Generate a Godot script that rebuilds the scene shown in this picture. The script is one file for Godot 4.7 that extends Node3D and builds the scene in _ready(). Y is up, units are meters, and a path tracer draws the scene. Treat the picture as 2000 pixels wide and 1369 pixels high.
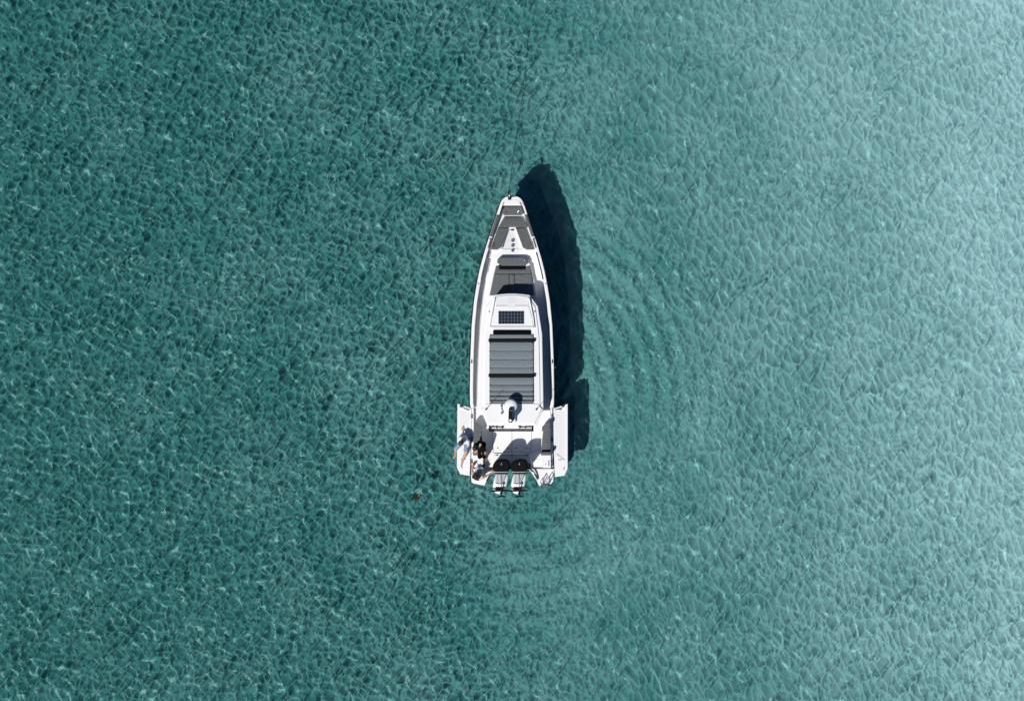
extends Node3D

const CAM_H := 100.0          # the drone hovers this high over the water
const REF_H := 1.2           # at this height one unit of the measured plan is 2 cm
const SUN_ZENITH := 36.0

var M := {}
var used := {}
var boat: Node3D

# ------------------------------------------------------------------ helpers

func lin(r, g, b, a = 1.0) -> Color:
	return Color(r, g, b, a).linear_to_srgb()

# plan position (X to starboard, Y to stern, 2 cm steps) and height to world
func P(X: float, Y: float, h: float) -> Vector3:
	h -= 0.34 * (1.0 - smoothstep(395.0, 505.0, Y)) * smoothstep(0.2, 1.0, h)   # low flat bow
	var s := 0.02 * (CAM_H - h) / (CAM_H - REF_H)
	return Vector3((X - 1000.0) * s, h, (Y - 684.5) * s)

func numbered(called: String) -> String:
	if not used.has(called):
		used[called] = 0
		return called
	used[called] += 1
	return "%s_%03d" % [called, used[called]]

func tag(o: Node, label: String, category: String, group := "") -> void:
	o.set_meta("label", label)
	o.set_meta("category", category)
	if group:
		o.set_meta("group", group)

func node(called: String, parent: Node) -> Node3D:
	var o := Node3D.new()
	o.name = numbered(called) if parent == self else called
	parent.add_child(o, true)
	return o

func put(mesh: Mesh, called: String, m: Material, parent: Node) -> MeshInstance3D:
	var o := MeshInstance3D.new()
	o.name = numbered(called) if parent == self else called
	o.mesh = mesh
	o.material_override = m
	parent.add_child(o, true)
	return o

func begin(smooth := false) -> SurfaceTool:
	var st := SurfaceTool.new()
	st.begin(Mesh.PRIMITIVE_TRIANGLES)
	st.set_smooth_group(0 if smooth else -1)
	return st

func done(st: SurfaceTool) -> ArrayMesh:
	st.generate_normals()
	return st.commit()

func tri(st: SurfaceTool, a: Vector3, b: Vector3, c: Vector3) -> void:
	st.add_vertex(a); st.add_vertex(b); st.add_vertex(c)

func quad(st: SurfaceTool, a: Vector3, b: Vector3, c: Vector3, d: Vector3) -> void:
	tri(st, a, b, c)
	tri(st, a, c, d)

func mirrored(pts: Array) -> Array:
	var out := []
	for p in pts:
		out.append(Vector2(2000.0 - p.x, p.y))
	return out

# closed outline from its left half, bow to stern
func both(left: Array) -> Array:
	var out := left.duplicate()
	for i in range(left.size() - 1, -1, -1):
		out.append(Vector2(2000.0 - left[i].x, left[i].y))
	return out

func inset(pts: PackedVector2Array, by: float) -> PackedVector2Array:
	var out := PackedVector2Array()
	var n := pts.size()
	for i in n:
		var e1 := (pts[i] - pts[(i + n - 1) % n]).normalized()
		var e2 := (pts[(i + 1) % n] - pts[i]).normalized()
		var n1 := Vector2(-e1.y, e1.x)
		var n2 := Vector2(-e2.y, e2.x)
		var m := (n1 + n2)
		m = m / maxf(0.4, m.dot(n1))
		out.append(pts[i] + m * by)
	return out

# a block with the given plan outline and rounded or chamfered upper edges
# top: a number, or a Callable(Vector2 plan) -> height
func slab_to(st: SurfaceTool, plan: Array, top, bottom: float, bevel := 0.012, steps := 1) -> void:
	var pts := PackedVector2Array(plan)
	var area := 0.0
	for i in pts.size():
		area += pts[i].cross(pts[(i + 1) % pts.size()])
	if area < 0.0:
		pts.reverse()
	var fixed := typeof(top) != TYPE_CALLABLE
	var rings := []
	var low := PackedVector3Array()
	for p in pts:
		low.append(P(p.x, p.y, bottom))
	rings.append(low)
	var last := pts
	for s in steps + 1:
		var a := PI * 0.5 * s / maxf(1.0, steps)
		var r := inset(pts, bevel * 50.0 * (1.0 - cos(a)))
		var ring := PackedVector3Array()
		for p in r:
			var t: float = top if fixed else top.call(p)
			ring.append(P(p.x, p.y, t - bevel * (1.0 - sin(a))))
		rings.append(ring)
		last = r
	var n := pts.size()
	for k in rings.size() - 1:
		for i in n:
			var j := (i + 1) % n
			quad(st, rings[k][i], rings[k][j], rings[k + 1][j], rings[k + 1][i])
	var ix := Geometry2D.triangulate_polygon(last)
	var r3: PackedVector3Array = rings[rings.size() - 1]
	for i in range(0, ix.size(), 3):
		var a3 := r3[ix[i]]
		var b3 := r3[ix[i + 1]]
		var c3 := r3[ix[i + 2]]
		if (b3 - a3).cross(c3 - a3).y > 0.0:
			tri(st, a3, c3, b3)
		else:
			tri(st, a3, b3, c3)
	var lx := Geometry2D.triangulate_polygon(pts)
	for i in range(0, lx.size(), 3):
		tri(st, low[lx[i]], low[lx[i + 2]], low[lx[i + 1]])

func slab(called: String, parent: Node, m: Material, plan: Array, top, bottom: float, bevel := 0.012, steps := 1) -> MeshInstance3D:
	var st := begin()
	slab_to(st, plan, top, bottom, bevel, steps)
	return put(done(st), called, m, parent)

func rect(x0, y0, x1, y1) -> Array:
	return [Vector2(x0, y0), Vector2(x1, y0), Vector2(x1, y1), Vector2(x0, y1)]

func ring(cx, cy, rx, ry, n := 16) -> Array:
	var out := []
	for i in n:
		var a := TAU * i / n
		out.append(Vector2(cx + rx * cos(a), cy + ry * sin(a)))
	return out

# a soft upholstered or canvas patch over four plan corners; hf(u, v) gives its height, the rim drops by thick
func patch(called: String, parent: Node, m: Material, c: Array, nu: int, nv: int, hf: Callable, thick := 0.08) -> MeshInstance3D:
	var st := begin(true)
	var g := []
	for j in nv + 3:
		var row := []
		for i in nu + 3:
			var u := clampf((i - 1.0) / nu, 0.0, 1.0)
			var v := clampf((j - 1.0) / nv, 0.0, 1.0)
			var p: Vector2 = c[0].lerp(c[1], u).lerp(c[3].lerp(c[2], u), v)
			var h: float = hf.call(u, v)
			if i == 0 or j == 0 or i == nu + 2 or j == nv + 2:
				h -= thick
			row.append(P(p.x, p.y, h))
		g.append(row)
	for j in nv + 2:
		for i in nu + 2:
			quad(st, g[j][i], g[j][i + 1], g[j + 1][i + 1], g[j + 1][i])
	return put(done(st), called, m, parent)

func tube_to(st: SurfaceTool, pts: Array, r0: float, r1 := -1.0, sides := 8) -> void:
	var rings := []
	var n := pts.size()
	for i in n:
		var d: Vector3 = (pts[mini(i + 1, n - 1)] - pts[maxi(i - 1, 0)]).normalized()
		var side := d.cross(Vector3.UP if absf(d.y) < 0.9 else Vector3.RIGHT).normalized()
		var up := side.cross(d)
		var r := r0 if r1 < 0.0 else lerpf(r0, r1, float(i) / (n - 1))
		var row := []
		for k in sides:
			var a := TAU * k / sides
			row.append(pts[i] + (side * cos(a) + up * sin(a)) * r)
		rings.append(row)
	for i in n - 1:
		for k in sides:
			var l := (k + 1) % sides
			quad(st, rings[i][k], rings[i + 1][k], rings[i + 1][l], rings[i][l])
	for e in [0, n - 1]:
		for k in range(1, sides - 1):
			if e == 0:
				tri(st, rings[e][0], rings[e][k], rings[e][k + 1])
			else:
				tri(st, rings[e][0], rings[e][k + 1], rings[e][k])

func tube(called: String, parent: Node, m: Material, pts: Array, r: float, r1 := -1.0, sides := 8) -> MeshInstance3D:
	var st := begin(true)
	tube_to(st, pts, r, r1, sides)
	return put(done(st), called, m, parent)

# turned shape: profile of (radius, height) round a plan point
func lathe(called: String, parent: Node, m: Material, X: float, Y: float, prof: Array, n := 24) -> MeshInstance3D:
	var st := begin(true)
	var h0: float = prof[0].y
	var base := P(X, Y, h0)
	for i in prof.size() - 1:
		for k in n:
			var a := TAU * k / n
			var b := TAU * (k + 1) / n
			var p: Vector2 = prof[i]
			var q: Vector2 = prof[i + 1]
			quad(st, base + Vector3(cos(a) * p.x, p.y - h0, sin(a) * p.x), base + Vector3(cos(b) * p.x, p.y - h0, sin(b) * p.x),
				base + Vector3(cos(b) * q.x, q.y - h0, sin(b) * q.x), base + Vector3(cos(a) * q.x, q.y - h0, sin(a) * q.x))
	return put(done(st), called, m, parent)

func interp(table: Array, x: float) -> float:
	if x <= table[0][0]:
		return table[0][1]
	for i in table.size() - 1:
		if x <= table[i + 1][0]:
			return lerpf(table[i][1], table[i + 1][1], (x - table[i][0]) / (table[i + 1][0] - table[i][0]))
	return table[table.size() - 1][1]

# ------------------------------------------------------------------ materials

func mat(called: String, c: Color, rough := 0.5, metal := 0.0) -> StandardMaterial3D:
	var m := StandardMaterial3D.new()
	m.resource_name = called
	m.albedo_color = c
	m.roughness = rough
	m.metallic = metal
	M[called] = m
	return m

func noise_tex(seed_: int, freq: float, size: int, lo: Color, hi: Color, octaves := 4) -> NoiseTexture2D:
	var n := FastNoiseLite.new()
	n.seed = seed_
	n.frequency = freq
	n.fractal_octaves = octaves
	n.noise_type = FastNoiseLite.TYPE_SIMPLEX_SMOOTH
	var t := NoiseTexture2D.new()
	t.width = size
	t.height = size
	t.seamless = true
	t.noise = n
	var ramp := Gradient.new()
	ramp.colors = PackedColorArray([lo, hi])
	ramp.offsets = PackedFloat32Array([0.0, 1.0])
	t.color_ramp = ramp
	return t

func relief_tex(seed_: int, freq: float, size: int) -> NoiseTexture2D:
	return noise_tex(seed_, freq, size, Color.BLACK, Color.WHITE, 4)

func fabric(m: StandardMaterial3D, bump: float, scale: float, tex: Texture2D, grain: Texture2D) -> void:
	m.heightmap_enabled = true
	m.heightmap_texture = tex
	m.heightmap_scale = bump
	m.albedo_texture = grain
	m.uv1_triplanar = true
	m.uv1_world_triplanar = true
	m.uv1_scale = Vector3.ONE * scale
	m.rim_enabled = true
	m.rim = 0.2

func make_materials() -> void:
	var gel := mat("gelcoat", lin(0.82, 0.82, 0.83), 0.28)
	gel.clearcoat_enabled = true
	gel.clearcoat = 0.4
	gel.clearcoat_roughness = 0.12
	mat("nonskid", lin(0.72, 0.72, 0.74), 0.75)
	var nb := relief_tex(3, 0.2, 256)
	M.nonskid.heightmap_enabled = true
	M.nonskid.heightmap_texture = nb
	M.nonskid.heightmap_scale = 0.15
	M.nonskid.uv1_triplanar = true
	M.nonskid.uv1_world_triplanar = true
	M.nonskid.uv1_scale = Vector3.ONE * 3.0
	mat("panel_grey", lin(0.58, 0.6, 0.64), 0.4)
	mat("hull_dark", lin(0.012, 0.014, 0.018), 0.25)
	mat("seam", lin(0.03, 0.035, 0.045), 0.7)
	mat("black", lin(0.006, 0.0065, 0.007), 0.45)
	M.black.metallic_specular = 0.25
	mat("rubber", lin(0.005, 0.005, 0.006), 0.9)
	M.rubber.metallic_specular = 0.1
	mat("cowl", lin(0.006, 0.0065, 0.007), 0.75)
	M.cowl.metallic_specular = 0.2
	mat("chrome", lin(0.75, 0.75, 0.76), 0.15, 1.0)
	mat("steel", lin(0.45, 0.46, 0.48), 0.3, 1.0)
	mat("glass_dark", lin(0.01, 0.013, 0.016), 0.06)
	mat("fittings", lin(0.07, 0.09, 0.14), 0.5)
	mat("brown_pad", lin(0.11, 0.085, 0.07), 0.7)
	var grain := noise_tex(8, 0.08, 256, Color(0.86, 0.86, 0.86), Color(1, 1, 1), 5)
	var folds := relief_tex(9, 0.02, 256)
	fabric(mat("cushion", lin(0.125, 0.137, 0.143), 0.85), 1.6, 1.2, folds, grain)
	fabric(mat("canvas", lin(0.19, 0.225, 0.25), 0.8), 0.9, 1.6, folds, grain)
	mat("solar_cell", lin(0.012, 0.02, 0.035), 0.18)
	mat("solar_back", lin(0.3, 0.34, 0.38), 0.4)
	mat("engine_white", lin(0.8, 0.81, 0.83), 0.25)
	mat("engine_grey", lin(0.45, 0.48, 0.52), 0.4)
	mat("skin", lin(0.52, 0.30, 0.21), 0.55)
	M.skin.subsurf_scatter_enabled = true
	M.skin.subsurf_scatter_strength = 0.15
	mat("tan_skin", lin(0.47, 0.26, 0.17), 0.55)
	mat("hair_brown", lin(0.045, 0.026, 0.014), 0.6)
	mat("hair_black", lin(0.010, 0.008, 0.007), 0.55)
	mat("shirt_white", lin(0.68, 0.7, 0.76), 0.85)
	mat("shirt_cream", lin(0.66, 0.6, 0.55), 0.85)
	mat("denim", lin(0.20, 0.31, 0.43), 0.85)
	mat("trousers_pale", lin(0.5, 0.52, 0.57), 0.85)
	mat("cloth_black", lin(0.007, 0.007, 0.0065), 0.95)
	M.cloth_black.metallic_specular = 0.1
	mat("shoe", lin(0.05, 0.035, 0.025), 0.7)
	mat("red", lin(0.25, 0.01, 0.015), 0.4)
	mat("rope", lin(0.015, 0.045, 0.042), 0.9)
	mat("shell_brown", lin(0.022, 0.02, 0.01), 0.9)
	M.shell_brown.metallic_specular = 0.2
	mat("flipper", lin(0.012, 0.014, 0.012), 0.6)

# ------------------------------------------------------------------ sea

func web(seed_: int, size: float, warp: float, wfreq: float) -> FastNoiseLite:
	var n := FastNoiseLite.new()
	n.seed = seed_
	n.noise_type = FastNoiseLite.TYPE_CELLULAR
	n.cellular_distance_function = FastNoiseLite.DISTANCE_EUCLIDEAN
	n.cellular_return_type = FastNoiseLite.RETURN_DISTANCE2_SUB
	n.cellular_jitter = 0.95
	n.frequency = 1.0 / size
	n.fractal_type = FastNoiseLite.FRACTAL_NONE
	n.domain_warp_enabled = true
	n.domain_warp_amplitude = warp
	n.domain_warp_frequency = wfreq
	n.domain_warp_fractal_octaves = 3
	return n

func soft(seed_: int, freq: float, octaves := 3) -> FastNoiseLite:
	var n := FastNoiseLite.new()
	n.seed = seed_
	n.frequency = freq
	n.noise_type = FastNoiseLite.TYPE_SIMPLEX_SMOOTH
	n.fractal_octaves = octaves
	return n

# a sheet of relief: rise(x, z) is the slope rising away from the sun, relaxing over lam metres, to catch bright lines
func relief(called: String, dx: float, lam: float, base: Callable, rise: Callable, far_y: float, m: Material, tint = null) -> MeshInstance3D:
	var dz := dx / 0.75
	var ds := dx / 0.6
	var nx := int(42.6 / dx)
	var nz := int(29.6 / dz)
	var h := PackedFloat32Array()
	h.resize(nx * nz)
	var keep := 1.0 - ds / lam
	for j in range(nz - 1, -1, -1):
		var z := (j - nz * 0.5) * dz
		for i in nx:
			var x := (i - nx * 0.5) * dx
			var hp := 0.04
			if i > 2 and j < nz - 1:
				var up := (j + 1) * nx + i - 1
				hp = 0.36 * h[up] + 0.32 * (h[up - 1] + h[up + 1])
			h[j * nx + i] = hp * keep + rise.call(x, z) * ds
	# soften a little along the crests
	var raw := h.duplicate()
	for j in range(1, nz - 1):
		for i in range(1, nx - 1):
			var k := j * nx + i
			h[k] = 0.6 * raw[k] + 0.14 * (raw[k + 1] + raw[k - 1]) + 0.06 * (raw[k + nx + 1] + raw[k - nx - 1])
	var v := PackedVector3Array()
	v.resize(nx * nz + 8)
	var nr := PackedVector3Array()
	nr.resize(nx * nz + 8)
	nr.fill(Vector3.UP)
	for j in nz:
		var z := (j - nz * 0.5) * dz
		for i in nx:
			var x := (i - nx * 0.5) * dx
			var k := j * nx + i
			v[k] = Vector3(x, base.call(x, z) + h[k], z)
			if i > 0 and i < nx - 1 and j < nz - 1:
				var su := (h[k] - h[k + nx - 1]) / ds
				var gx := (h[k + 1] - h[k - 1]) / (2.0 * dx)
				nr[k] = Vector3(-gx, 1.0, (su - 0.6 * gx) / 0.8).normalized()
	var ix := PackedInt32Array()
	ix.resize((nx - 1) * (nz - 1) * 6 + 24)
	var q := 0
	for j in nz - 1:
		for i in nx - 1:
			var k := j * nx + i
			ix[q] = k; ix[q + 1] = k + 1; ix[q + 2] = k + nx
			ix[q + 3] = k + 1; ix[q + 4] = k + nx + 1; ix[q + 5] = k + nx
			q += 6
	# beyond the relief the sheet runs on to the horizon
	var o := nx * nz
	var inner := [v[0], v[nx - 1], v[nx * nz - 1], v[nx * (nz - 1)]]
	var s := 600.0
	var outer := [Vector3(-s, far_y, -s), Vector3(s, far_y, -s), Vector3(s, far_y, s), Vector3(-s, far_y, s)]
	for k in 4:
		v[o + k] = inner[k]
		v[o + 4 + k] = outer[k]
	for k in 4:
		var l := (k + 1) % 4
		for id in [o + 4 + k, o + 4 + l, o + l, o + 4 + k, o + l, o + k]:
			ix[q] = id
			q += 1
	var ar := []
	ar.resize(Mesh.ARRAY_MAX)
	ar[Mesh.ARRAY_VERTEX] = v
	ar[Mesh.ARRAY_NORMAL] = nr
	ar[Mesh.ARRAY_INDEX] = ix
	if tint != null:
		var col := PackedColorArray()
		for p in v:
			col.append(tint.call(p.x, p.z))
		ar[Mesh.ARRAY_COLOR] = col
	var me := ArrayMesh.new()
	me.add_surface_from_arrays(Mesh.PRIMITIVE_TRIANGLES, ar)
	var obj := put(me, called, m, self)
	obj.set_meta("kind", "structure")
	return obj

func bed_y(x: float, z: float) -> float:
	return -1.72 + 0.04 * x - 0.012 * z

func make_sea() -> void:
	var patches := soft(5, 0.33)
	var broad := soft(6, 0.09, 2)
	# invented seabed scarps that face the sun, standing in for caustic light
	var bed_a := web(11, 0.34, 0.34, 1.4)
	var bed_b := web(13, 0.285, 0.3, 1.4)
	var bed_c := web(29, 0.22, 0.16, 1.9)
	var broken := soft(59, 1.3, 2)
	var rise := func(x: float, z: float) -> float:
		var m := patches.get_noise_2d(x, z)
		var side := smoothstep(-2.0, 7.0, x + 3.0 * broad.get_noise_2d(x, z))
		var c := 0.0
		if side < 1.0:
			var p := (x + z) * 0.56
			var q := (x - z) * 0.7071
			var f := bed_a.get_noise_2d(p, q) + 1.0
			if f < 0.45:
				var w := absf(bed_a.get_noise_2d(p - 0.00112, q + 0.0099) + 1.0 - f) / 0.01
				c += (1.0 - side) * exp(-f * f / 0.014) * (0.28 + 0.72 * minf(1.0, 0.25 * w))
		if side > 0.0:
			var p := (x * 0.93 - z * 0.36) * 0.95
			var q := (x * 0.36 + z * 0.93) * 0.4
			var f := bed_b.get_noise_2d(p, q) + 1.0
			if f < 0.45:
				var w := absf(bed_b.get_noise_2d(p + 0.008, q - 0.00264) + 1.0 - f) / 0.01
				c += side * exp(-f * f / 0.014) * (0.28 + 0.72 * minf(1.0, 0.25 * w))
		var k := bed_c.get_noise_2d((x + z) * 0.6, (x - z) * 0.7071) + 1.0
		# bright wave rings beside the stern, shaped into the seabed
		var far := Vector2(x - 0.3, (z - 2.2) * 0.85).length()
		var wash := smoothstep(2.0, 3.0, far) * (1.0 - smoothstep(5.5, 9.5, far)) * smoothstep(-1.0, 2.0, x + 0.3 * (z - 2.2))
		var ringed := pow(0.5 + 0.5 * sin(TAU * far / 0.72 + 1.2 * m), 2.0)
		var lit := absf((x - 0.3) * 0.6 - (z - 2.2) * 0.68) / maxf(far, 0.1)
		return (3.6 + 1.2 * m + (3.0 - 1.2 * side) * broken.get_noise_2d(x, z)) * (1.0 - 0.38 * side - 0.2 * smoothstep(4.0, 22.0, x - 0.9 * z)) * (1.0 - 0.45 * wash) * c + (0.5 - 0.9 * m + 0.6 * wash) * (1.0 - 0.35 * side) * exp(-k * k / 0.025) + 0.85 * wash * ringed * lit + 0.2 * m
	# pale to dark teal fade painted in for water depth and its light
	var fade_noise := soft(43, 0.2, 5)
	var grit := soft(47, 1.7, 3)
	var depth_fade := func(x: float, z: float) -> Color:
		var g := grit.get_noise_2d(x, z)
		var a := clampf(0.86 - 0.009 * clampf(x, -25.0, 25.0) - 0.62 * smoothstep(3.0, 26.0, x - 0.12 * z) + 0.2 * fade_noise.get_noise_2d(x, z) + 0.12 * g, 0.0, 1.0)
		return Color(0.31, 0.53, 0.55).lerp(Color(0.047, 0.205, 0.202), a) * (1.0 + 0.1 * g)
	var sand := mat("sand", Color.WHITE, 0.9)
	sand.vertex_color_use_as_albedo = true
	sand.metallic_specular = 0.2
	relief("seabed", 0.031, 0.5, bed_y, rise, -3.2, sand, depth_fade)
	# the water: a body of clear turquoise, and its surface, ripples shaped to glint like caustic lines
	var body := FogVolume.new()
	body.name = "water_body"
	body.size = Vector3(240, 6, 240)
	body.position = Vector3(0, -2.98, 0)
	var fm := FogMaterial.new()
	fm.density = 0.09
	fm.albedo = lin(0.01, 0.2, 0.19)
	body.material = fm
	body.set_meta("kind", "structure")
	add_child(body)
	var top_a := web(17, 0.42, 0.34, 1.2)
	var top_b := web(19, 0.38, 0.3, 1.2)
	var wave := func(x: float, z: float) -> float:
		var near := sqrt(pow(x / 2.0, 2.0) + pow((z - 0.2) / 6.4, 2.0))
		var calm := smoothstep(1.1, 1.8, near)
		if calm <= 0.0:
			return 0.0
		var m := patches.get_noise_2d(x + 50.0, z)
		var steep := 0.34 + 0.006 * (0.65 * x - 0.75 * z)
		var side := smoothstep(-2.0, 7.0, x + 3.0 * broad.get_noise_2d(x, z))
		var f := top_a.get_noise_2d((x + z) * 0.5, (x - z) * 0.7071) + 1.0 if side < 1.0 else 1.0
		var g := top_b.get_noise_2d((x * 0.93 - z * 0.36) * 0.95, (x * 0.36 + z * 0.93) * 0.42) + 1.0 if side > 0.0 else 1.0
		var c := (1.0 - side) * exp(-f * f / 0.03) + side * exp(-g * g / 0.03)
		return calm * steep * ((1.25 + 0.6 * m + 0.9 * broken.get_noise_2d(x + 30.0, z)) * c + 0.15 * m)
	var wm := mat("water_surface", lin(0.45, 0.9, 0.9, 0.018), 0.36, 1.0)
	wm.transparency = BaseMaterial3D.TRANSPARENCY_ALPHA
	relief("water", 0.044, 0.4, func(_x, _z): return 0.0, wave, 0.05, wm)

# ------------------------------------------------------------------ boat

const HALF := [[383.4, 8.0], [383.9, 11.0], [385.0, 14.0], [387.0, 17.0], [390.0, 19.8], [393.5, 21.8], [400.0, 24.6], [417.0, 30.2], [440.0, 38.0], [462.0, 45.2], [485.0, 52.4], [508.0, 59.0],
	[530.0, 64.5], [554.0, 69.2], [588.0, 74.8], [636.0, 79.4], [701.0, 82.0], [760.0, 83.0], [790.0, 82.6], [798.0, 80.4], [960.0, 80.0]]
const SHEER := [[383.0, 1.74], [420.0, 1.67], [462.0, 1.59], [554.0, 1.46], [701.0, 1.34], [788.0, 1.26], [797.0, 1.2], [797.5, 0.62], [920.0, 0.6]]

func half(Y: float) -> float:
	return interp(HALF, Y)

func sheer(Y: float) -> float:
	return interp(SHEER, Y)

# plan outline between two stations, off units inside the hull side
func hull_plan(Y0: float, Y1: float, off: float) -> Array:
	var left := []
	var n := maxi(2, int((Y1 - Y0) / 7.0))
	for i in n + 1:
		var Y := lerpf(Y0, Y1, float(i) / n)
		left.append(Vector2(1000.0 - maxf(2.0, half(Y) - off), Y))
	return both(left)

func make_hull() -> void:
	var stations := []
	for e in HALF:
		if e[0] < 797.0:
			stations.append(e[0])
	stations.append_array([797.0, 797.6, 830.0, 870.0, 916.0])
	var rows := [[1.0, 0.0, 0.0], [0.985, 1.0, 0.12], [0.95, 6.0, 0.45], [0.88, 13.0, 0.8], [0.62, 22.0, 1.1], [0.03, 34.0, 1.4]]
	var st := begin(true)
	for s in [-1.0, 1.0]:
		var grid := []
		for Y in stations:
			var line := []
			for r in rows:
				var t: float = (916.0 - Y) / 533.0
				var y2: float = Y + r[1] * t * t * t
				var g := sheer(Y) - 0.035
				line.append(P(1000.0 + s * (half(Y) + 1.6) * r[0], y2, lerpf(g, -0.15, minf(1.0, r[2])) - maxf(0.0, r[2] - 1.0)))
			grid.append(line)
		for i in grid.size() - 1:
			for k in rows.size() - 1:
				if s < 0.0:
					quad(st, grid[i][k], grid[i + 1][k], grid[i + 1][k + 1], grid[i][k + 1])
				else:
					quad(st, grid[i][k], grid[i][k + 1], grid[i + 1][k + 1], grid[i + 1][k])
		var last: Array = grid[grid.size() - 1]
		for k in rows.size() - 1:
			quad(st, last[k], P(1000, 916, last[k].y), P(1000, 916, last[k + 1].y), last[k + 1])
	put(done(st), "hull", M.hull_dark, boat)
	# stem: closes the two sides in front
	slab("stem", boat, M.hull_dark, [Vector2(991, 382.5), Vector2(1009, 382.5), Vector2(1014, 384.2), Vector2(1018, 388), Vector2(1020, 392), Vector2(980, 392), Vector2(982, 388), Vector2(986, 384.2)], 1.70, 0.2, 0.02)
	# white side caps
	var prof := [[0.4, -0.05], [0.7, -0.012], [1.7, 0.0], [6.0, 0.0], [6.9, -0.014], [7.3, -0.05], [7.6, -0.5]]
	for s in [-1.0, 1.0]:
		var sg := begin()
		var prev := []
		for i in 62:
			var Y := lerpf(384.2, 797.0, pow(i / 61.0, 1.25))
			var line := []
			for p in prof:
				line.append(P(1000.0 + s * maxf(1.0, half(Y) - p[0]), Y, sheer(Y) + p[1]))
			if prev:
				for k in prof.size() - 1:
					if s < 0.0:
						quad(sg, prev[k], prev[k + 1], line[k + 1], line[k])
					else:
						quad(sg, prev[k], line[k], line[k + 1], prev[k + 1])
			prev = line
		put(done(sg), "gunwale", M.gelcoat, boat)
		# grey padded bolster along the bow
		var c := []
		for e in [[420.0, 0.9], [420.0, 7.2], [462.0, 7.2], [462.0, 0.9]]:
			c.append(Vector2(1000.0 + s * (half(e[0]) - e[1]), e[0]))
		patch("bow_bolster", boat, M.cushion, c, 4, 20, func(u, v): return 1.69 - 0.085 * v + 0.03 * sin(PI * clampf(u, 0.05, 0.95)), 0.05)
		for span in [[395.0, 418.0, 6.6], [466.0, 484.0, 5.2], [493.0, 546.0, 7.4], [560.0, 790.0, 8.0]]:
			var pts := []
			for i in 9:
				var Y := lerpf(span[0], span[1], i / 8.0)
				pts.append(P(1000.0 + s * (half(Y) - span[2]), Y, sheer(Y) + (0.035 if span[1] < 547.0 else -0.02)))
			tube("handrail", boat, M.black, pts, 0.014 if span[1] < 547.0 else 0.008)
		for e in [[554.0, 3.2], [706.0, 3.2], [466.0, 3.0]]:
			slab("cleat", boat, M.black, ring(1000.0 + s * (half(e[0]) - e[1]), e[0], 1.1, 1.1 if e[0] < 700.0 else 4.0, 10), sheer(e[0]) + 0.04, sheer(e[0]) - 0.02)
		slab("fairlead", boat, M.chrome, rect(1000.0 + s * 84.0 - 1.4, 716, 1000.0 + s * 84.0 + 1.0, 719), 1.33, 1.2)

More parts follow.
